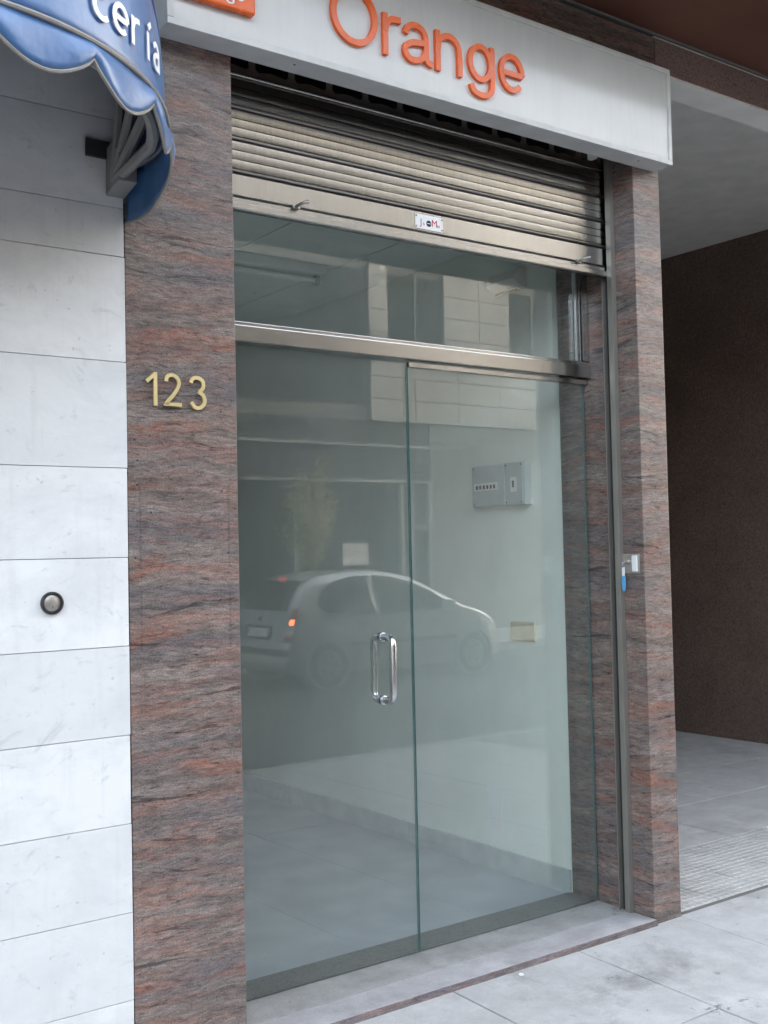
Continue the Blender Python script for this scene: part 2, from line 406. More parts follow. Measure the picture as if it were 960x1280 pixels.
# ------------------------------------------------------------------ white stone wall on the left
ww = thing('stone_wall', (0.2, 0, 0), 'white marble slab wall left of the granite door pillar', 'wall')
box('backing', 'mortar', ww, -2.4, PL-.006, .02, .14, -.1, 3.61, bev=0)
zs = [-.05, .02, .254, .496, .743, .991, 1.2415, 1.492, 1.746, 2.049, 2.352, 2.492, 2.745, 2.99, 3.24, 3.6]
xs = [-2.4, -1.72, -1.12, -.52, .08, .68, PL]
for a, b in zip(zs, zs[1:]):
    for i, (x0, x1) in enumerate(zip(xs, xs[1:])):
        e = random.uniform(-.004, -.0005) if i == 5 else 0
        yo = random.uniform(-.0012, .0012)
        MB().box(x0+.0008, x1-.0008+e, -.004+yo, .02, a+.0009, b-.0009).build('marble_slab', 'marble', ww, .0012)
lk = thing('round_lock', (1.056, -.004, 1.372), 'round key lock with black ring set in white wall', 'lock')
c0 = (1.056, -.005, 1.372)
smooth_auto(MB().lathe(c0, (0, -1, 0), [(.031, -.002), (.031, .008), (.028, .011), (.0255, .011), (.0235, .005), (.0235, .001)], 40).build('ring', 'blackring', lk))
cyl = smooth_auto(MB().lathe(c0, (0, -1, 0), [(.0232, .0), (.0232, .005), (.022, .006)], 40).build('face_plate', 'nickel', lk))
smooth_auto(MB().lathe((1.056, -.0110, 1.368), (0, -1, 0), [(.010, 0), (.010, .0015), (.0095, .002)], 24).build('cylinder', 'nickel', cyl))
box('keyhole', 'blackring', cyl, 1.0552, 1.0568, -.0136, -.0128, 1.360, 1.366, bev=0)
for dx in (-.0035, .0035): MB().lathe((1.056+dx, -.011, 1.386), (0, -1, 0), [(.0014, 0), (.0014, .0006)], 10).build('pin_hole', 'blackring', cyl)

# ------------------------------------------------------------------ granite pillars and stone lintels
pl = thing('granite_pillar', (1.46, .2, 0), 'wide veined brown granite pillar left of the glass door', 'pillar')
box('stone_facing', 'granite', pl, PL+.001, XL, 0, .448, -.05, 3.118, bev=.0015)
holes = [(.09, 1.943), (.30, 1.925), (.022, 1.89-.06), (.028, 1.70), (.30, 1.685), (.02, 1.49), (.318, 1.50), (.03, 1.77), (.07, 1.62), (.29, 1.36), (.17, 1.66)]
for hx, hz in holes:
    MB().lathe((PL+hx, .0006, hz), (0, -1, 0), [(.0030, 0), (.0030, .0012), (.0012, .0014)], 12).build('drill_hole', 'blackring', pl)
M['glue'] = granite_veined('stained_granite', (.52, .47, .45), .6)
for zz0, zz1 in ((1.456, 1.705), (1.216, 1.397)):
    for xx in (1.315, 1.600): box('glue_mark', 'glue', pl, xx, xx+.007, -.0004, .001, zz0, zz1, bev=0)
pr = thing('granite_pillar', (3.54, .2, 0), 'narrow veined brown granite pillar between door and dark passage', 'pillar')
box('stone_facing', 'granite', pr, XR, PR, 0, .448, -.05, 3.118, bev=.004)
ln = thing('stone_lintel', (2.4, .07, 3.12), 'dark granite band above the shop sign', 'lintel')
box('stone_band', 'granite', ln, PL, PR-.001, .0015, .14, 3.12, 3.60, bev=.002)
lp = thing('passage_lintel', (5.4, .07, 3.46), 'speckled pink brown granite beam over the passage opening', 'lintel')
box('stone_band', 'lintel_stone', lp, PR+.001, 9.0, 0, .02, 3.462, 3.60, bev=.002)
box('underside', 'plaster', lp, PR+.001, 9.0, .004, .15, 3.452, 3.61, bev=.003)

# upper storeys that overhang the pavement
ub = thing('building_overhang', (3, 5, 3.62), 'red brown soffit of the storeys overhanging the shopfront', 'building')
box('soffit', 'soffit', ub, -14, 45, -.62, .001, 3.622, 3.70, bev=.004)
box('soffit_edge', 'soffit', ub, -14, 45, -.67, -.622, 3.58, 3.72, bev=.004)
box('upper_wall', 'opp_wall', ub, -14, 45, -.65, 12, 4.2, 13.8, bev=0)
for xa, xb in ((-14, 28.2), (30.4, 31.4), (33.0, 34.2), (36.6, 45)): box('sun_blocker', 'opp_wall', ub, xa, xb, -.65, -.2, 13.802, 16.6, bev=0)  # unseen roof walls, added to break the sun across the street into patches
box('beam', 'opp_wall', ub, -14, 45, -.65, -.01, 3.72, 4.2, bev=0)
box('side_wall', 'opp_wall', ub, -14, -2.402, .0, 12, -.2, 4.2, bev=0)
box('side_wall', 'opp_wall', ub, 7.6, 45, .0, 12, -.2, 4.2, bev=0)
box('slab', 'plaster', ub, -2.4, 7.6, .155, 12, 3.86, 4.2, bev=0)
box('slab', 'opp_wall', ub, -2.4, 7.6, .0, .155, 3.615, 4.2, bev=0)
for fl in range(2):
    for i in range(9):
        x = -12+i*3.5
        wn = box('window', 'opp_glass', ub, x, x+1.5, -.67, -.651, 5.2+fl*3, 6.9+fl*3, bev=0)
        box('window_sill', 'plaster', wn, x-.1, x+1.6, -.77, -.66, 5.1+fl*3, 5.18+fl*3, bev=.005)

# ------------------------------------------------------------------ passage on the right
pw = thing('passage_wall', (7.3, 3, 0), 'dark brown speckled granite side wall of the covered passage', 'wall')
box('wall', 'speckled', pw, 7.23, 7.60, .0, 9, -.1, 3.86, bev=.002)
struct(box('passage_end_wall', 'opp_wall', None, PR, 7.23, 8.6, 9, -.1, 3.86, bev=0))
struct(box('passage_partition', 'speckled', None, XR+.06, PR-.003, .449, 9, -.1, 3.86, bev=0))
struct(box('passage_ceiling', 'plaster', None, PR-.002, 7.229, .152, 8.6, 3.845, 3.859, bev=0))
pf = struct(box('passage_floor', 'joint', None, PR-.001, 7.229, .04, 8.6, -.2, -.006, bev=0))
# grooved tiles (raised squares), one shared mesh
b = MB(); b.box(0, .298, 0, .298, -.006, -.0039)
for i in range(8):
    for j in range(8):
        x = .003+i*.0368; y = .003+j*.0368
        z = -.0038
        v = [b.bm.verts.new(p) for p in ((x, y, z), (x+.034, y, z), (x+.034, y+.034, z), (x, y+.034, z), (x+.003, y+.003, .0), (x+.031, y+.003, .0), (x+.031, y+.031, .0), (x+.003, y+.031, .0))]
        for f in ((4, 5, 6, 7), (0, 1, 5, 4), (1, 2, 6, 5), (2, 3, 7, 6), (3, 0, 4, 7)): b.bm.faces.new([v[k] for k in f])
gt = b.build('grooved_tile', 'tile', pf); gm = gt.data; bpy.data.objects.remove(gt)
for i in range(12):
    for j in range(2):
        o = link('grooved_tile', gm); o.parent = pf; o.location = (PR+.004+i*.3, .046+j*.3, 0)
tm = MB().box(.002, .597, .002, .597, -.006, 0).build('floor_tile', 'tile', None, .0015); tmd = tm.data; bpy.data.objects.remove(tm)
for i in range(6):
    for j in range(9):
        o = link('floor_tile', tmd); o.parent = pf; o.location = (PR+.004+i*.6, .648+j*.6, random.uniform(-.001, .0005))

# ------------------------------------------------------------------ shop interior
struct(box('shop_floor', 'shopfloor', None, 1.45, XR, .462, 4.5, -.2, .012, bev=0))
wr = struct(box('shop_wall_right', 'wallpaint', None, XR, XR+.058, .4495, 4.6, -.1, 3.8, bev=0))
struct(box('shop_wall_left', 'wallpaint', None, 1.31, 1.45, .4495, 4.6, -.1, 3.8, bev=0))
struct(box('shop_wall_back', 'wallpaint', None, 1.45, XR, 4.5, 4.6, -.1, 3.8, bev=0))
struct(box('shop_wall_front', 'wallpaint', None, 1.451, XL-.002, .449, .52, -.1, 3.8, bev=0))
for i in range(3):
    box('skirting_tile', 'skirt', wr, XR-.012, XR-.0005, .4505+i*1.15, .4485+(i+1)*1.15, .0125, .118, bev=.0015)
box('plaster_patch', 'newplaster', wr, XR-.0015, XR-.0002, .885, .985, .20, .395, bev=.0005)
box('plaster_patch', 'newplaster', wr, XR-.0013, XR-.0002, .40+.08, .42+.08, .125, .20, bev=.0005)
cl = struct(box('shop_ceiling', 'darkmetal', None, 1.45, XR, .32, 4.5, 2.925, 2.94, bev=0))
xsC = [1.45, 1.9, 2.485, 3.07, XR]
for x0, x1 in zip(xsC, xsC[1:]):
    for k in range(2): box('ceiling_panel', 'ceil', cl, x0+.003, x1-.003, .33+k*2.08, .325+(k+1)*2.08, 2.909, 2.924, bev=.001)
ft = thing('ceiling_lamp', (2.4, 1.6, 2.9), 'long unlit tube lamp under the shop ceiling', 'lamp')
box('housing', 'white', ft, 1.75, 3.0, 1.55, 1.65, 2.862, 2.908, bev=.004)
smooth_auto(MB().tube([(1.79, 1.60, 2.838), (2.96, 1.60, 2.838)], .013, 14).build('tube', 'white', ft))
for x in (1.775, 2.965): box('end_cap', 'box_grey', ft, x-.012, x+.012, 1.58, 1.62, 2.815, 2.861, bev=.003)
ep = thing('fuse_box', (XR, .81, 1.7), 'grey fuse box with breaker row on the shop wall', 'fuse box')
box('cabinet', 'box_grey', ep, XR-.045, XR-.0005, .632, .985, 1.69, 1.883, bev=.004)
cv = box('cover', 'box_grey', ep, XR-.052, XR-.0455, .755, .980, 1.695, 1.878, bev=.003)
cv2 = box('cover', 'box_grey', ep, XR-.052, XR-.0455, .637, .751, 1.695, 1.878, bev=.003)
box('breaker_window', 'white', cv, XR-.0535, XR-.0522, .80, .965, 1.765, 1.800, bev=.0005)
for i in range(6): box('breaker', 'blackring', cv, XR-.058, XR-.0537, .815+i*.024, .826+i*.024, 1.772, 1.790, bev=.001)
box('switch', 'blackring', cv2, XR-.058, XR-.0522, .690, .700, 1.770, 1.800, bev=.001)
box('switch_plate', 'white', cv2, XR-.0532, XR-.0522, .675, .715, 1.750, 1.815, bev=.0004)
for y, z in ((.645, 1.703), (.645, 1.870), (.965, 1.703), (.965, 1.870), (.745, 1.87), (.745, 1.703)):
    MB().lathe((XR-.0521, y, z), (-1, 0, 0), [(.004, 0), (.004, .001), (.003, .0015)], 10).build('screw', 'blackring', ep)
jb = thing('junction_box', (XR, .70, 1.08), 'small ivory cover plate low on the shop wall', 'cover plate')
box('cover', 'ivory', jb, XR-.012, XR-.0005, .627, .785, 1.080, 1.165, bev=.003)
for z in (1.095, 1.150): box('groove', 'box_grey', jb, XR-.0128, XR-.0121, .632, .78, z, z+.002, bev=0)
el = thing('emergency_lamp', (XR, .73, 2.7), 'small wedge shaped emergency lamp high on shop wall', 'lamp')
b = MB(); b.poly([(XR-.0005, .63, 2.665), (XR-.0005, .63, 2.755), (XR-.055, .63, 2.745), (XR-.085, .63, 2.70), (XR-.03, .63, 2.665)], (0, .19, 0)); b.build('body', 'plaster', el, .004)
box('diffuser', 'ivory', el, XR-.04, XR-.03, .65, .80, 2.652, 2.664, bev=.002)

# ------------------------------------------------------------------ threshold
th = thing('door_threshold', (2.55, .1, 0), 'low worn granite doorstep in front of the glass doors', 'doorstep')
box('front_slab', 'granite_dusty', th, XL+.001, XR-.001, -.012, .128, -.04, .024, bev=.004)
box('nosing', 'nosing', th, XL+.001, XR-.001, -.017, -.0125, -.03, .0225, bev=.001)
box('rear_slab', 'step_dirty', th, XL+.001, XR-.001, .131, .300, -.04, .0245, bev=.002)
box('inner_slab', 'inner', th, XL+.001, XR-.001, .302, .461, -.04, .0235, bev=.002)

# ------------------------------------------------------------------ glass doors
def handle(parent, side):
    x, s_ = 2.372, side
    y0 = G if s_ < 0 else G+.010
    d = .062*s_ if s_ < 0 else .045*s_
    z0, z1 = .958, 1.185
    pts = [(x, y0, z0), (x, y0+d*.55, z0)] + [(x, y0+d*.55+d*.45*math.sin(R(a)), z0+.028*(1-math.cos(R(a)))) for a in (22, 45, 67, 90)]
    pts += [(x, y0+d, z1-.028)] + [(x, y0+d*.55+d*.45*math.cos(R(a)), z1-.028+.028*math.sin(R(a))) for a in (22, 45, 67, 90)] + [(x, y0, z1)]
    h = smooth_auto(MB().tube(pts, .0135, 16).build('handle', 'steel_p', parent), 60)
    for z in (z0, z1): smooth_auto(MB().lathe((x, y0, z), (0, s_, 0), [(.0165, .0), (.0165, .005), (.015, .006)], 24).build('rosette', 'steel_p', h))
dl = thing('glass_door', (2.08, G, .03), 'left clear glass door leaf with steel D handle', 'door')
box('pane', 'glass', dl, XL+.004, 2.508, G, G+.010, .034, 2.192, bev=0)
box('pane_edge', 'glass_edge', dl, 2.5085, 2.5100, G+.0003, G+.0097, .034, 2.192, bev=0)
handle(dl, -1); handle(dl, 1)
box('pivot_fitting', 'steel', dl, XL+.004, XL+.03, G-.004, G+.014, 2.150, 2.197, bev=.001)
box('floor_pivot', 'steel', dl, XL+.004, XL+.05, G-.004, G+.014, .026, .0335, bev=.001)
dr = thing('glass_door', (3.0, G, .03), 'right clear glass door leaf beside the narrow pillar', 'door')
box('pane', 'glass', dr, 2.5165, 3.444, G+.002, G+.012, .034, 2.178, bev=0)
box('pane_edge', 'glass_edge', dr, 2.5150, 2.5163, G+.0023, G+.0117, .034, 2.178, bev=0)
box('pane_edge', 'glass_edge', dr, 3.4442, 3.4456, G+.0023, G+.0117, .034, 2.178, bev=0)
box('top_rail', 'steel', dr, 2.516, XR-.004, G-.006, G+.020, 2.1785, 2.198, bev=.0015)

# ------------------------------------------------------------------ transom window
tw = thing('transom_window', (2.55, G, 2.2), 'steel framed transom window above the glass doors', 'window')
box('bottom_rail', 'steel', tw, XL+.001, XR-.001, G-.030, G+.035, 2.203, 2.258, bev=.003)
box('ledge', 'steel', tw, XL+.001, XR-.001, G-.018, G+.03, 2.2585, 2.272, bev=.002)
box('right_jamb', 'steel', tw, XR-.036, XR-.001, G-.022, G+.035, 2.2725, 2.905, bev=.002)
box('left_jamb', 'steel', tw, XL+.001, XL+.036, G-.022, G+.035, 2.2725, 2.905, bev=.002)
box('top_rail', 'steel', tw, XL+.037, XR-.037, G-.022, G+.03, 2.865, 2.905, bev=.002)
for x in (XR-.050, XR-.062): box('glazing_bead', 'steel_p', tw, x, x+.008, G-.014, G+.002, 2.2725, 2.864, bev=.0015)
box('pane', 'glass_t', tw, XL+.037, XR-.063, G+.004, G+.010, 2.2725, 2.864, bev=0)
struct(box('shop_bulkhead', 'wallpaint', None, XL, XR, G+.002, .32, 2.906, 3.8, bev=0))

# ------------------------------------------------------------------ roller shutter
sh = thing('roller_shutter', (2.55, .14, 2.6), 'half raised steel roller shutter above the shop doors', 'shutter')
YS = .145
X0, X1 = XL+.006, XR-.006
def prof(name, pts, mat, bev=0):
    b = MB(); b.poly([(X0, y, z) for y, z in pts], (X1-X0, 0, 0)); return smooth_auto(b.build(name, mat, sh), 14)
def slat(z0, z1, idx):
    h = z1-z0
    # three shallow flutes between grooves
    pts = []
    k = 3; a = z0+.014; b_ = z1-.004
    for i in range(k):
        p0 = a+(b_-a)*i/k; p1 = a+(b_-a)*(i+1)/k
        pts += [(YS+.0030, p0+.0006), (YS-.0006, p0+.0016), (YS-.0018, (p0+p1)/2), (YS-.0016, p1-.0014), (YS+.0030, p1-.0006)]
    pts += [(YS+.004, z1), (YS+.004, z0+.012)]
    prof('slat', pts, 'shutter')
    bd = [(YS-.007*math.sin(R(t))+.002, z0+.0065+.0050*math.cos(R(t))) for t in range(0, 181, 20)] + [(YS+.004, z0+.0003), (YS+.004, z0+.0127)]
    prof('slat_bead', bd, 'shutter_d')
    prof('slat_gap', [(YS+.003, z0-.0035), (YS+.003, z0+.0002), (YS+.008, z0+.0002), (YS+.008, z0-.0035)], 'darkmetal')
zsl = [2.725, 2.832, 2.935, 3.040]
for i, (a, b_) in enumerate(zip(zsl, zsl[1:])): slat(a, b_, i)
prof('flat_panel', [(YS-.003, 2.650), (YS-.004, 2.652), (YS-.004, 2.718), (YS-.001, 2.721), (YS+.004, 2.721), (YS+.004, 2.650)], 'shutter')
prof('bottom_bar', [(YS-.016, 2.602), (YS-.019, 2.606), (YS-.019, 2.622), (YS-.010, 2.627), (YS-.010, 2.640), (YS-.006, 2.646), (YS+.006, 2.646), (YS+.006, 2.600), (YS-.012, 2.600)], 'shutter')
# perforated slats above (rounded wavy openings), as a plate with holes
def perforated(z0, z1):
    c = bpy.data.curves.new('perforated_slat', 'CURVE'); c.dimensions = '2D'; c.fill_mode = 'BOTH'; c.extrude = .002
    def add(pts):
        s_ = c.splines.new('POLY'); s_.points.add(len(pts)-1)
        for q, p in zip(s_.points, pts): q.co = (p[0], p[1], 0, 1)
        s_.use_cyclic_u = True
    W = X1-X0; add([(0, 0), (W, 0), (W, z1-z0), (0, z1-z0)])
    nh = 12; pit = W/nh
    for i in range(nh):
        a = i*pit+.012; b_ = (i+1)*pit-.012; lo = .018; hi = z1-z0-.014
        low = []
        for k in range(13):
            t = k/12; e = min(t, 1-t)
            low.append((a+(b_-a)*t, lo+.007*math.sin(math.pi*t)**2 + (.010*(1-e/.08)**2 if e < .08 else 0)))
        add(low + [(b_, hi-.008), (b_-.008, hi), (a+.008, hi), (a, hi-.008)])
    t = bpy.data.objects.new('t', c); COL.objects.link(t)
    me = bpy.data.meshes.new_from_object(t.evaluated_get(bpy.context.evaluated_depsgraph_get())); bpy.data.objects.remove(t)
    me.transform(Matrix(((1, 0, 0, X0), (0, 0, -1, YS), (0, 1, 0, z0), (0, 0, 0, 1)))); me.name = 'perforated_slat'
    me.materials.clear(); me.materials.append(M['shutter_d']); return link('perforated_slat', me, sh)
prof('slat_bead', [(YS-.010*math.sin(R(t))+.002, 3.0405+.0065+.0062*math.cos(R(t))) for t in range(0, 181, 20)] + [(YS+.004, 3.0408), (YS+.004, 3.053)], 'shutter')
perforated(3.054, 3.154); perforated(3.158, 3.258)
box('shutter_box', 'darkmetal', sh, XL+.002, XR-.002, .24, .255, 2.93, 3.6, bev=0)
for x in (1.94, 3.27):
    lt = smooth_auto(MB().tube([(x, YS-.006, 2.645), (x, YS-.020, 2.645), (x+.012, YS-.048, 2.652), (x+.030, YS-.056, 2.656)], .0055, 10).build('latch', 'shutter_d', sh))
    box('latch_base', 'shutter_d', lt, x-.012, x+.014, YS-.022, YS-.0108, 2.636, 2.6535, bev=.002)
pt = box('maker_plate', 'white', sh, 2.452, 2.580, YS-.0062, YS-.0042, 2.657, 2.710, bev=.0008)
red = plain('red_print', (.5, .02, .04), .5); M['redprint'] = red
yt = YS-.0066
text('lettering', 'J', .034, 'redprint', pt, (2.474, yt, 2.671), (1, 0, 0), (0, 0, 1), .0003)
text('lettering', 's', .020, 'redprint', pt, (2.487, yt, 2.671), (1, 0, 0), (0, 0, 1), .0003)
text('lettering', 'M', .036, 'redprint', pt, (2.526, yt, 2.672), (1, 0, 0), (0, 0, 1), .0003)
text('lettering', 'as', .018, 'redprint', pt, (2.551, yt, 2.672), (1, 0, 0), (0, 0, 1), .0003)
MB().lathe((2.514, YS-.0062, 2.680), (0, -1, 0), [(.0115, 0), (.0115, .0008)], 24).build('emblem', 'darkmetal', pt)
box('emblem_bar', 'white', pt, 2.505, 2.523, YS-.0074, YS-.0071, 2.679, 2.6815, bev=0)
for x, z in ((2.457, 2.664), (2.457, 2.703), (2.575, 2.664), (2.575, 2.703)):
    MB().lathe((x, YS-.0062, z), (0, -1, 0), [(.004, 0), (.004, .001), (.002, .002)], 10).build('screw', 'shutter_d', pt)
# guide channels
for x, s_, lab in ((XR, -1, 'r'), (XL, 1, 'l')):
    gr = MB()
    a, b_ = sorted((x+s_*.0005, x+s_*.026)); gr.box(a, b_, .104, .130, .0255, 3.118); gr.build('guide_rail', 'guide', sh, .0015)
    a, b_ = sorted((x+s_*.0005, x+s_*.026)); MB().box(a, b_, .158, .162, .0255, 3.118).build('guide_rail', 'guide', sh, .001)
    a, b_ = sorted((x+s_*.0005, x+s_*.003)); MB().box(a, b_, .1305, .1575, .0255, 3.118).build('guide_slot', 'darkmetal', sh)

# ------------------------------------------------------------------ shop sign
sg = thing('shop_sign', (2.48, -.05, 3.03), 'white light box sign with orange lettering above the door', 'sign')
SX0, SX1, SZ0, SZ1 = 1.378, 3.589, 3.026, 3.418
box('case', 'alu', sg, SX0+.001, SX1-.001, -.086, -.002, SZ0+.0015, SZ1-.0015, bev=.001)
for a in ((SX0, SX1, SZ0, SZ0+.020), (SX0, SX1, SZ1-.020, SZ1), (SX0, SX0+.020, SZ0+.0205, SZ1-.0205), (SX1-.020, SX1, SZ0+.0205, SZ1-.0205)):
    box('frame', 'alu', sg, a[0], a[1], -.102, -.0865, a[2], a[3], bev=.002)
box('face_panel', 'acrylic', sg, SX0+.0205, SX1-.0205, -.097, -.0868, SZ0+.0205, SZ1-.0205, bev=0)
for x in (1.83, 3.43): MB().lathe((x, -.06, SZ0+.0012), (0, 0, -1), [(.004, 0), (.004, .001)], 10).build('drain_hole', 'blackring', sg)
LW = .0205
def letter(name, strokes, parent, fn, wd, mat, d0, d1):
    b = MB()
    for i, s_ in enumerate(strokes):
        closed = s_[0] == 'o'
        b.ribbon(s_[1:] if closed else s_, wd, fn, d0, d1+i*.0006, closed)
    return b.build(name, mat, parent)
fsign = lambda x, z, d: (x, -.0972-d, z)
def el_(cx, cz, rx, rz, k=40): return ['o']+[(cx+rx*math.cos(2*math.pi*i/k), cz+rz*math.sin(2*math.pi*i/k)) for i in range(k)]
e_ = arc(2.713, 3.192, .0505, .0605, 0, 318, 36)
glyphs = [
    [el_(2.0305, 3.219, .081, .0875)],
    [[(2.1525, 3.122), (2.1525, 3.262)], spline([(2.1525, 3.200), (2.160, 3.228), (2.178, 3.246), (2.216, 3.250)])],
    [spline([(2.236, 3.216), (2.247, 3.240), (2.278, 3.252), (2.311, 3.241), (2.323, 3.213), (2.323, 3.160), (2.328, 3.139), (2.349, 3.133)]),
     spline([(2.323, 3.199), (2.270, 3.192), (2.240, 3.176), (2.235, 3.152), (2.252, 3.134), (2.284, 3.134), (2.312, 3.151), (2.323, 3.172)])],
    [[(2.3735, 3.122), (2.3735, 3.262)], spline([(2.3735, 3.198), (2.385, 3.235), (2.422, 3.251), (2.457, 3.236), (2.4695, 3.200), (2.4695, 3.122)])],
    [el_(2.5655, 3.194, .0475, .0575), spline([(2.619, 3.260), (2.619, 3.200), (2.618, 3.120), (2.605, 3.091), (2.568, 3.080), (2.533, 3.089), (2.521, 3.112)])],
    [e_, [(2.668, 3.190), (2.763, 3.190)]],
]
for gl in glyphs: letter('letter', gl, sg, fsign, LW, 'orange', 0, .013)
# orange square plate with cut corner, mostly above the frame
lg = MB(); lg.poly([(1.40, -.0972, 3.112), (1.657, -.0972, 3.112), (1.657, -.0972, 3.395), (1.40, -.0972, 3.395)], (0, -.026, 0))
lgo = lg.build('logo_plate', 'orange', sg, .006)
text('lettering', 'orange', .078, 'white', lgo, (1.430, -.1236, 3.142), (.87, 0, 0), (0, 0, 1), .0004)

# ------------------------------------------------------------------ house number
fnum = lambda x, z, d: (x, -.006-d, z)
nums = {'1': [[(1.3665, 1.930), (1.3665, 2.0275)], [(1.3665, 2.023), (1.339, 1.999)]],
        '2': [spline([(1.4005, 2.003), (1.404, 2.017), (1.421, 2.0225), (1.438, 2.012), (1.440, 1.993), (1.424, 1.966), (1.404, 1.944), (1.3995, 1.9365)])+[(1.449, 1.9365)]],
        '3': [spline([(1.480, 2.004), (1.486, 2.017), (1.503, 2.0205), (1.519, 2.010), (1.519, 1.991), (1.506, 1.979)]), spline([(1.503, 1.979), (1.519, 1.969), (1.524, 1.949), (1.511, 1.933), (1.493, 1.932), (1.480, 1.947)])]}
for d_, lab in (('1', 'brass numeral 1, first digit of the house number'), ('2', 'brass numeral 2, middle digit of the house number'), ('3', 'brass numeral 3, last digit of the house number')):
    nt_ = thing('house_numeral', (1.43, -.003, 1.93), lab, 'numeral', 'house number on the wide granite pillar')
    nb = letter('figure', nums[d_], nt_, fnum, .0108, 'brass2', 0, .006)
    for zz in (1.95, 2.0):
        xx = {'1': 1.3665, '2': 1.42, '3': 1.515}[d_]
    MB().tube([(xx, .0, 1.9385 if d_ != '1' else 1.96), (xx, -.007, 1.9385 if d_ != '1' else 1.96)], .002, 8).build('fixing_pin', 'brass', nt_)

# ------------------------------------------------------------------ key switch on the right reveal
ks = thing('key_switch', (XR, .06, 1.38), 'small square steel key switch on the inner pillar face', 'switch')
box('plate', 'nickel', ks, XR-.006, XR-.0003, .020, .104, 1.384, 1.463, bev=.0015)
box('flap', 'white', ks, XR-.016, XR-.0063, .026, .052, 1.392, 1.457, bev=.003)
smooth_auto(MB().lathe((XR-.0062, .078, 1.432), (-1, 0, 0), [(.011, 0), (.011, .006), (.008, .008)], 20).build('lock_barrel', 'nickel', ks))
ky = thing('key', (XR-.02, .078, 1.31), 'steel key with blue plastic fob hanging from the switch', 'key')
M['bluekey'] = plain('blue_plastic', (.10, .35, .62), .35)
box('blade', 'nickel', ky, XR-.032, XR-.0145, .0765, .0795, 1.429, 1.436, bev=.0005)
smooth_auto(MB().tube([(XR-.034+.007*math.cos(R(a)), .078, 1.420+.013*math.sin(R(a))) for a in range(0, 361, 30)], .0016, 8, False).build('ring', 'steel_p', ky))
box('hanger', 'white', ky, XR-.038, XR-.034, .072, .084, 1.375, 1.410, bev=.001)
b = MB(); b.poly([(XR-.038, .070, 1.375), (XR-.038, .086, 1.375), (XR-.038, .088, 1.345), (XR-.038, .084, 1.318), (XR-.038, .078, 1.312), (XR-.038, .072, 1.318), (XR-.038, .068, 1.345)], (.005, 0, 0)); b.build('fob', 'bluekey', ky, .001)

# ------------------------------------------------------------------ awning (Dutch hood) at the upper left
aw = thing('blue_awning', (0.6, 0, 2.6), 'shiny blue hood awning with white lettering and scalloped valance', 'awning')
AZ, AXC, AA, AB = 2.60, .62, .70, .80
plan = []                                     # plan curve from the wall end round to the front bar
for i in range(0, 25):
    t = R(90*i/24); plan.append((AXC+AA*math.cos(t)-.045*max(0, 1-AB*math.sin(t)/.25)**1.5, -AB*math.sin(t)))
for i in range(1, 14): plan.append((AXC-.2*i, -AB))
cum = [0]
for p, q in zip(plan, plan[1:]): cum.append(cum[-1]+math.hypot(q[0]-p[0], q[1]-p[1]))
def plan_at(u):
    u = max(0, min(u, cum[-1]-1e-6))
    for i in range(len(cum)-1):
        if cum[i+1] >= u:
            t = (u-cum[i])/(cum[i+1]-cum[i]); return (plan[i][0]+(plan[i+1][0]-plan[i][0])*t, plan[i][1]+(plan[i+1][1]-plan[i][1])*t)
HT = .95
def hood_s(u, q, off=0.0):      # q: 0 at the rim, 1 at the wall
    x, y = plan_at(u); q = min(max(q, 0), 1); c_ = (1-q**(2/.7))**.35
    P = Vector((x, y*c_, AZ-y*HT*q))
    if off: P += Vector((max(0, x-AXC)/AA**2, y*c_/AB**2, -y*HT*q/(AB*HT)**2*.6)).normalized()*off
    return P
def hood(u, th, off=0.0): return hood_s(u, math.sin(th)**.7 if th > 1e-6 else 0, off)
TH = [0, R(.6), R(1.5), R(3), R(5), R(8)]+[R(a) for a in range(12, 91, 6)]
US = [cum[-1]*0 + u for u in cum]
fab = MB(); fab.grid([[hood(u, t) for t in TH] for u in US]); fo = smooth_auto(fab.build('canopy', 'blue', aw), 80)
sm = fo.modifiers.new('thick', 'SOLIDIFY'); sm.thickness = .003; sm.offset = -1
fo.data.materials.append(M['awning_in']); sm.material_offset = 1; sm.material_offset_rim = 0
def drop(u):
    if u < .40: return .048+.098*max(0, math.cos(R(90*u/.40)))**.8
    v = ((u-.40) % .25)/.25; return .043+.062*math.sin(math.pi*v)**.8
vu = [i*.0125 for i in range(int(cum[-1]/.0125))]
val = MB(); rows = []
for u in vu:
    x, y = plan_at(u); d = drop(u); nx, ny = max(0, x-AXC)/AA**2, y/AB**2; ln_ = math.hypot(nx, ny); nx /= ln_; ny /= ln_
    rows.append([(x+nx*(.004+.022*math.sin(k/5*2.6)*(.6+.4*math.sin(u*23))), y+ny*(.004+.022*math.sin(k/5*2.6)*(.6+.4*math.sin(u*23))), AZ-.002-d*k/5) for k in range(6)])
val.grid(rows); vo = smooth_auto(val.build('valance', 'blue', aw), 80)
sm = vo.modifiers.new('thick', 'SOLIDIFY'); sm.thickness = .002
smooth_auto(MB().tube([r_[-1] for r_ in rows], .004, 6).build('valance_binding', 'piping', vo))
smooth_auto(MB().tube([hood(u, 0, .006) for u in vu], .0065, 8).build('rim_piping', 'piping', aw))
smooth_auto(MB().tube([hood(.0+.001, R(a), .004) for a in range(0, 91, 3)], .004, 8).build('end_piping', 'piping', aw))
for a in (30, 60): smooth_auto(MB().tube([hood(u, R(a), .003) for u in vu], .0035, 6).build('seam', 'blue', aw))
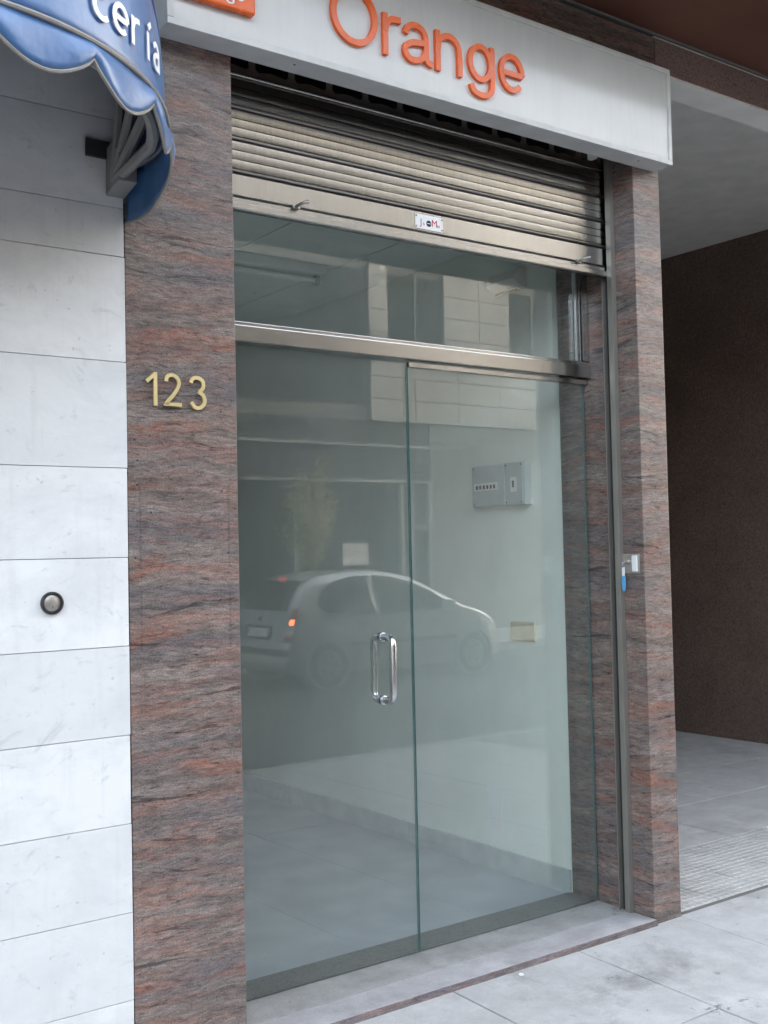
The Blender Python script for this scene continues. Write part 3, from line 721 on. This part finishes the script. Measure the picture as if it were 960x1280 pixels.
# ribs inside
def rib_pt(u, th):
    x, y = plan_at(u); s_ = .955
    x = AXC+(x-AXC)*s_ if x > AXC else x
    return Vector((x, y*s_*math.cos(th), AZ-.012-y*HT*s_*math.sin(th)))
for a in (0, 24, 48, 72):
    pts = [Vector((1.235, -.05, 2.555))] + [rib_pt(u, R(a)) for u in [.28+i*.04 for i in range(40)]]
    smooth_auto(MB().tube(pts, .016, 8).build('rib', 'awning_rib', aw))
box('wall_plate', 'darkmetal', aw, 1.165, 1.235, -.016, -.0052, 2.625, 2.675, bev=.002)
b = MB(); b.poly([(1.225, -.006, 2.52), (1.225, -.006, 2.655), (1.225, -.05, 2.665), (1.225, -.10, 2.62), (1.225, -.10, 2.54)], (.055, 0, 0)); b.build('bracket', 'awning_rib', aw, .004)
# lettering "ceria" with accent on the front, mapped on the canvas
AW_U0, AW_T0, AW_H = .10, R(14), .17
def fl(x, z, d):          # x: metres leftwards from the end (negative = towards the end), z: metres up the canvas
    return hood_s(-x, (.058+z)/(-plan_at(-x)[1]*HT), .006+d)
def shift(strokes, dx, s_=1.0, sy_=.60):
    o = []
    for st in strokes:
        c_ = st[0] == 'o'; q = [(dx+p[0]*s_, p[1]*sy_) for p in (st[1:] if c_ else st)]; o.append((['o']+q) if c_ else q)
    return o
H_ = .115
lc = [arc(.042, .0575, .036, .050, 50, 310, 20)]
le = [arc(.042, .0575, .036, .050, 0, 310, 22), [(.010, .055), (.076, .055)]]
lr = [[(.012, 0), (.012, .112)], spline([(.012, .070), (.025, .098), (.055, .106)])]
li = [[(.012, 0), (.012, .112)], [(.016, .132), (.040, .158)]]
la = [spline([(.010, .088), (.035, .108), (.062, .095), (.066, .060), (.066, .004)]), spline([(.066, .066), (.030, .060), (.010, .036), (.022, .010), (.050, .012), (.066, .034)])]
AWL = [(lc, -.890), (le, -.822), (lr, -.748), (li, -.664), (la, -.622)]
for st, x in AWL: letter('letter', shift(st, x, .74), aw, fl, .0125, 'white', 0, .0015)

# ------------------------------------------------------------------ across the street (seen in the glass)
ob = thing('apartment_building', (13, YO, 0), 'pale stone clad building across the street mirrored in the glass', 'building')
box('ground_floor', 'opp_dark', ob, 1, 24, YO-8, YO-.05, -.2, 4.0, bev=0)
box('wall', 'opp_wall', ob, 1, 24, YO-8, YO-.06, 4.002, 10.4, bev=0)
def opp(name, mat, x0, x1, z0, z1, d=.04, p=None, back=-.05, bev=.004): return box(name, mat, p or ob, x0, x1, YO+back, YO+d, z0, z1, bev=bev)
for z0, z1 in ((3.50, 3.555), (2.82, 2.875)): opp('fascia_strip', 'strip', 7.0, 13.62, z0, z1, .05)
sw1 = opp('shop_window', 'opp_glass', 7.1, 12.86, .35, 2.80, -.02)
for x in (12.88, 13.13, 13.56, 7.0): opp('frame_post', 'strip', x, x+.08, -.09, 2.81, .04)
opp('door_head', 'strip', 13.215, 13.555, 1.93, 2.02, .03)
d1 = opp('door', 'opp_glass', 13.22, 13.55, -.09, 1.925, -.02)
opp('door_light', 'opp_glass', 13.22, 13.55, 2.03, 2.81, -.02)
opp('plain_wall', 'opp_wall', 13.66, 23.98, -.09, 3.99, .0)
# pale panels course by course, window openings left free
wins = [(12.68, 14.07, 5.30, 6.90), (15.83, 17.2, 5.30, 6.90)]
for k in range(7):
    z0 = 4.0+.43*k; z1 = z0+.43
    cuts = [(12.24, 13.3), (13.3, 14.4), (14.4, 15.5), (15.5, 16.56)]
    if 5.25 < z0+.215 < 6.95: cuts = [(12.24, 12.68), (14.07, 15.0), (15.0, 15.83)]
    for x0, x1 in cuts: opp('cladding_panel', 'cover_w', x0+.006, x1-.006, z0+.006, z1-.006, .03+random.uniform(-.004, .004))
for x0, x1, z0, z1 in wins + [(9.1, 12.1, 4.3, 6.9), (5.2, 8.4, 4.3, 6.9), (17.6, 20.5, 4.3, 6.9)]:
    wn = opp('window', 'opp_glass', x0+.02, x1-.02, z0+.02, z1-.02, -.03)
    for xx in (((x0+x1)/2,) if x1-x0 < 2 else ()): opp('mullion', 'opp_wall', xx-.03, xx+.03, z0+.02, z1-.02, .0, wn)
for fl_ in range(1):
    zb = 7.46+fl_*2.9
    for x0, x1 in ((1.2, 2.5), (4.0, 5.4), (6.9, 9.2), (10.7, 12.2), (14.07, 15.9), (17.4, 19.0), (20.6, 23.8)):
        opp('cladding_panel', 'cover_u', x0, x1, zb, zb+2.4, .03)
    opp('floor_band', 'cover_u', 1.1, 23.9, zb+2.42, zb+2.88, .06)
    for x0, x1 in ((2.6, 3.9), (5.5, 6.8), (9.3, 10.6), (12.3, 13.9), (16.0, 17.3), (19.1, 20.5)):
        wn = opp('window', 'opp_glass', x0, x1, zb+.5, zb+2.1, -.03)
        opp('blind_box', 'shutter_pvc', x0, x1, zb+1.75, zb+2.3, .01, wn)
        opp('window_sill', 'cover_w', x0-.06, x1+.06, zb+.36, zb+.48, .12, wn)
def block(x0, x1, h, label, mat, side=-1, n=3):
    t = thing('apartment_building', ((x0+x1)/2, YO, 0), label, 'building')
    box('wall', mat, t, x0, x1, YO-8, YO, -.2, h, bev=0)
    box('roof_edge', 'cover_w', t, x0-.1, x1+.1, YO-8, YO+.3, h+.002, h+.3, bev=.01)
    k = max(1, int((x1-x0)//3))
    for f_ in range(n):
        for i in range(k):
            x = x0+1+i*3
            wn = box('window', 'opp_glass', t, x, x+1.4, YO+.001, YO+.03, .9+f_*3, 2.5+f_*3, bev=.004)
            box('window_sill', 'cover_w', wn, x-.08, x+1.48, YO+.001, YO+.14, .76+f_*3, .89+f_*3, bev=.006)
block(-20, .9, 5.6, 'plain rendered building across the street to the left', 'cover_u', n=2)
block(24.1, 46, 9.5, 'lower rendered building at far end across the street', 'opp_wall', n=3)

# notice on the shop window opposite
nb_ = tag(box('paper_notice', 'white', None, 11.55, 12.13, YO-.018, YO-.012, 1.26, 1.67, bev=.001), 'white paper notice mirrored behind the car roof', 'notice')

# white post and young tree on the far pavement
sp = thing('street_post', (9.42, -11.75, -.1), 'thin white post beside the young tree mirrored in the door', 'post')
smooth_auto(MB().tube([(9.42, -11.75, -.1), (9.42, -11.75, 2.36)], .05, 14).build('pole', 'white', sp))
smooth_auto(MB().lathe((9.42, -11.75, 2.361), (0, 0, 1), [(.055, 0), (.055, .02), (.02, .05)], 14).build('cap', 'white', sp))
tr = thing('young_tree', (9.65, -11.6, -.1), 'young sparse street tree mirrored in the left door', 'tree')
trk = MB(); tp = [(9.65, -11.6, -.1), (9.66, -11.61, .8), (9.64, -11.6, 1.5), (9.66, -11.58, 2.2), (9.63, -11.6, 2.9)]
trk.tube(tp, [.045, .04, .034, .022, .008], 10)
tips = []
for i in range(26):
    h = random.uniform(1.2, 2.6); a = random.uniform(0, 6.283); L = random.uniform(.3, .62)*(1-(h-1.2)/2.6)
    p0 = Vector((9.65, -11.6, h)); p2 = p0+Vector((math.cos(a)*L, math.sin(a)*L, random.uniform(.25, .55))); p1 = (p0+p2)/2+Vector((0, 0, -.06))
    trk.tube([p0, p1, p2], [.012, .009, .004], 5); tips += [p0+(p2-p0)*t for t in (.4, .55, .7, .85, 1.0)]
trk.build('trunk', 'bark', tr)
cr = MB()
for i in range(2600):
    c_ = random.choice(tips)+Vector((random.gauss(0, .075), random.gauss(0, .075), random.gauss(0, .10)))
    a = Vector((random.gauss(0, 1), random.gauss(0, 1), random.gauss(0, 1))).normalized(); b_ = a.orthogonal().normalized(); L = random.uniform(.03, .055)
    vs = [cr.bm.verts.new(c_+q) for q in (a*L, b_*L*.45, -a*L, -b_*L*.45)]; cr.bm.faces.new(vs)
cr.build('crown', 'leaf', tr)

# ------------------------------------------------------------------ silver hatchback on the road (mirrored in the doors)
car = thing('hatchback_car', (7.36+1.9, -9.39, ZR), 'silver hatchback with lit tail lamp mirrored in the glass doors', 'car')
CX, CY = 7.31, -9.39
def lerp(tab, x):
    if x <= tab[0][0]: return tab[0][1]
    for (a, b_), (c_, d_) in zip(tab, tab[1:]):
        if x <= c_: t = (x-a)/(c_-a); t = t*t*(3-2*t)*.35+t*.65; return b_+(d_-b_)*t
    return tab[-1][1]
ztab = [(0, .60), (.03, .68), (.07, .86), (.11, .98), (.19, 1.16), (.30, 1.315), (.45, 1.415), (.65, 1.465), (1.0, 1.502), (1.4, 1.512), (1.75, 1.49), (2.05, 1.43), (2.35, 1.30), (2.65, 1.13), (2.90, 1.01), (3.2, .945), (3.5, .86), (3.68, .76), (3.79, .62), (3.85, .48)]
wtab = [(0, .80), (.15, .815), (.5, .825), (1.2, .835), (2.6, .835), (3.2, .82), (3.6, .76), (3.85, .60)]
def side_y(x, z):
    w_ = lerp(wtab, x); zt = lerp(ztab, x)
    if z < .30: return w_*(.94+.06*(z-.18)/.12)
    if z < .92: return w_*(1.0-.035*((z-.55)/.4)**2)
    t = (z-.92)/.60; return w_*(.97-.26*t-.06*t*t)
def bend(x, y):
    q = (abs(y)/.83)**3
    return x + .06*q*max(0, 1-x/.9) - .30*q*max(0, (x-2.9)/.95)
def cpt(x, y, z): return (CX+bend(x, y), CY+y, ZR+z)
xs_ = [0, .015, .04, .07, .11, .15, .20, .27, .35, .45, .57, .72, .9, 1.15, 1.4, 1.65, 1.9, 2.1, 2.3, 2.5, 2.7, 2.9, 3.1, 3.3, 3.5, 3.62, 3.72, 3.79, 3.83, 3.85]
rows = []
for x in xs_:
    zt = lerp(ztab, x); zb = .22 if x < .12 or x > 3.7 else .18
    if x < .02: zb = .30
    hs = [zb, .26 if zb < .26 else zb+.01, .34, .45, .56]
    top = zt-.05 if zt > .95 else zt-.04
    hs += [.56+(top-.56)*k/7 for k in range(1, 8)] if top > .57 else [max(.565, min(top, .57))+.001*k for k in range(7)]
    half = [(side_y(x, min(h, zt)), min(h, zt-.002*(12-i))) for i, h in enumerate(hs)]
    ye = half[-1][0]
    half += [(ye*.93, zt-.022), (ye*.78, zt-.008), (ye*.4, zt), (0, zt+.002)]
    pts = [cpt(x, y, z) for y, z in half] + [cpt(x, -y, z) for y, z in half[-2::-1]]
    pts.append(cpt(x, 0, zb-.005)); pts.append(pts[0])
    rows.append(pts)
b = MB(); b.grid(rows); bmesh.ops.remove_doubles(b.bm, verts=b.bm.verts[:], dist=.0004)
bmesh.ops.holes_fill(b.bm, edges=[e for e in b.bm.edges if e.is_boundary], sides=0)
bo = smooth_auto(b.build('body', 'carpaint', car), 60)
def rear_x(z):
    lo, hi = 0.0, 1.0
    for _ in range(30):
        mid = (lo+hi)/2
        if lerp(ztab, mid) < z: lo = mid
        else: hi = mid
    return hi
def rear_patch(name, mat, parent, y0, y1, z0, z1, off=.012, k=8):
    rr = []
    for i in range(k+1):
        z = z0+(z1-z0)*i/k; r_ = []
        for j in range(k+1):
            y = y0(z)+(y1(z)-y0(z))*j/k if callable(y0) else y0+(y1-y0)*j/k
            r_.append(cpt(rear_x(z)-off, y, z+.004))
        rr.append(r_)
    o = smooth_auto(MB().grid(rr).build(name, mat, parent), 80); s_ = o.modifiers.new('t', 'SOLIDIFY'); s_.thickness = .012; s_.offset = 0; return o
tg = rear_patch('rear_window', 'carglass', car, lambda z: -.58+.12*(z-1), lambda z: .58-.12*(z-1), 1.0, 1.38)
rear_patch('number_plate', 'white', car, -.26, .26, .66, .77, .018)
rear_patch('plate_recess', 'bumperstrip', car, -.34, .34, .63, .80, .010)
rear_patch('badge', 'chrome', car, -.05, .05, .86, .92, .014)
rear_patch('high_brake_lamp', 'lamp_dim', car, -.09, .09, 1.395, 1.415, .016)
for s_ in (1, -1):
    y0, y1 = sorted((s_*.65, s_*.82)); y2 = sorted((s_*.57, s_*.70)); 
    tl = rear_patch('tail_lamp', 'redlens', car, y0, y1, .64, .70, .016)
    rear_patch('reversing_lens', 'clearlens', tl, y0+(.01 if s_ > 0 else 0), y1, .702, .82, .016)
    rear_patch('lit_lens', 'lamp_on', tl, *sorted((s_*.715, s_*.80)), .825, .895, .018)
    rear_patch('outer_lens', 'redlens', tl, *sorted((s_*.675, s_*.82)), .821, .912, .012)
    rear_patch('upper_lens', 'redlens', tl, *sorted((s_*.71, s_*.815)), .913, 1.03, .014)
b = MB()                                     # rear bumper with dark strip
def rb(z0, z1, off, nm, mat, yw=.80):
    rr = [[cpt(-off, -yw+2*yw*j/16, z) for j in range(17)] for z in [z0+(z1-z0)*i/4 for i in range(5)]]
    o = smooth_auto(MB().grid(rr).build(nm, mat, car), 80); q = o.modifiers.new('t', 'SOLIDIFY'); q.thickness = .04; q.offset = 0
rb(.28, .60, .025, 'rear_bumper', 'carpaint'); rb(.44, .52, .052, 'bumper_strip', 'bumperstrip')
def side_patch(name, mat, s_, prof_, off=.014):
    prof_ = [tuple(a_[k]+(b_[k]-a_[k])*j/4 for k in range(3)) for a_, b_ in zip(prof_, prof_[1:]) for j in range(4)]+[prof_[-1]]
    rr = [[(CX+bend(x, side_y(x, z0+(z1-z0)*i/8)), CY+s_*(side_y(x, z0+(z1-z0)*i/8)+off), ZR+z0+(z1-z0)*i/8) for i in range(9)] for x, z0, z1 in prof_]
    o = smooth_auto(MB().grid(rr).build(name, mat, car), 80); q = o.modifiers.new('t', 'SOLIDIFY'); q.thickness = .01; q.offset = 0; return o
W1 = [(.47, 1.06, 1.075), (.52, 1.02, 1.16), (.62, .97, 1.27), (.8, .945, 1.36), (1.05, .935, 1.415), (1.40, .935, 1.43)]
W2 = [(1.46, .935, 1.43), (1.75, .935, 1.40), (2.05, .935, 1.325), (2.35, .935, 1.20), (2.6, .935, 1.05), (2.72, .935, .965)]
for s_ in (1, -1):
    side_patch('side_window', 'carglass', s_, W1); side_patch('side_window', 'carglass', s_, W2)
    side_patch('belt_trim', 'chrome', s_, [(x, .915, .928) for x in (.75, 1.1, 1.5, 1.9, 2.3, 2.72)], .012)
    side_patch('door_strip', 'bumperstrip', s_, [(x, .52, .57) for x in (.95, 1.3, 1.7, 2.1, 2.5, 2.75)], .012)
    side_patch('door_handle', 'carpaint', s_, [(x, .82, .85) for x in (1.12, 1.18, 1.26, 1.32)], .03)
    ma = MB().box(CX+2.48, CX+2.62, CY+s_*.83 if s_ > 0 else CY-.99, CY+.99 if s_ > 0 else CY-.83, ZR+.93, ZR+1.06); ma.build('wing_mirror', 'carpaint', car, .03)
    for wx in (.60, 3.06):
        yo = CY+s_*.70
        ar = smooth_auto(MB().lathe((CX+wx, CY+s_*.60, ZR+.31), (0, s_, 0), [(.345, 0), (.345, .243), (.33, .247), (.30, .243), (.30, 0)], 36).build('wheel_arch', 'carpaint', car), 40)
        wh = smooth_auto(MB().lathe((CX+wx, yo, ZR+.295), (0, s_, 0), [(.22, -.08), (.285, -.08), (.295, -.05), (.295, .10), (.28, .135), (.20, .140), (.19, .12)], 36).build('wheel', 'tyre', car), 40)
        ri = smooth_auto(MB().lathe((CX+wx, yo, ZR+.295), (0, s_, 0), [(.188, .11), (.188, .130), (.15, .136), (.06, .142), (.03, .146)], 36).build('rim', 'rim', wh), 40)
        for k in range(5):
            a = 2*math.pi*k/5; c_ = Vector((CX+wx+.11*math.cos(a), yo+s_*.139, ZR+.295+.11*math.sin(a)))
            MB().lathe(c_, (0, s_, 0), [(.026, 0), (.026, .004)], 10).build('rim_hole', 'darkmetal', wh)
    fx = 3.55
    side_patch('headlamp', 'clearlens', s_, [(x, .66, .66+.12*(1-(x-3.3)/.5)) for x in (3.3, 3.4, 3.5, 3.6)], .01)
ws = []
for i in range(9):
    x = 2.12+(2.86-2.12)*i/8; z = lerp(ztab, x); ye = side_y(x, z)*.86
    ws.append([(CX+x, CY-ye+2*ye*j/10, ZR+z+.008-.015*(abs(j-5)/5)**3) for j in range(11)])
smooth_auto(MB().grid(ws).build('windscreen', 'carglass', car), 80)

# scrap of litter by the step
sc_ = MB(); sc_.poly([(2.686, -.058, .001), (2.702, -.062, .001), (2.705, -.052, .004), (2.696, -.046, .006), (2.688, -.048, .003)], (0, 0, .0015))
tag(sc_.build('paper_scrap', 'white', None), 'tiny white paper scrap on the paving before the doorstep', 'litter')
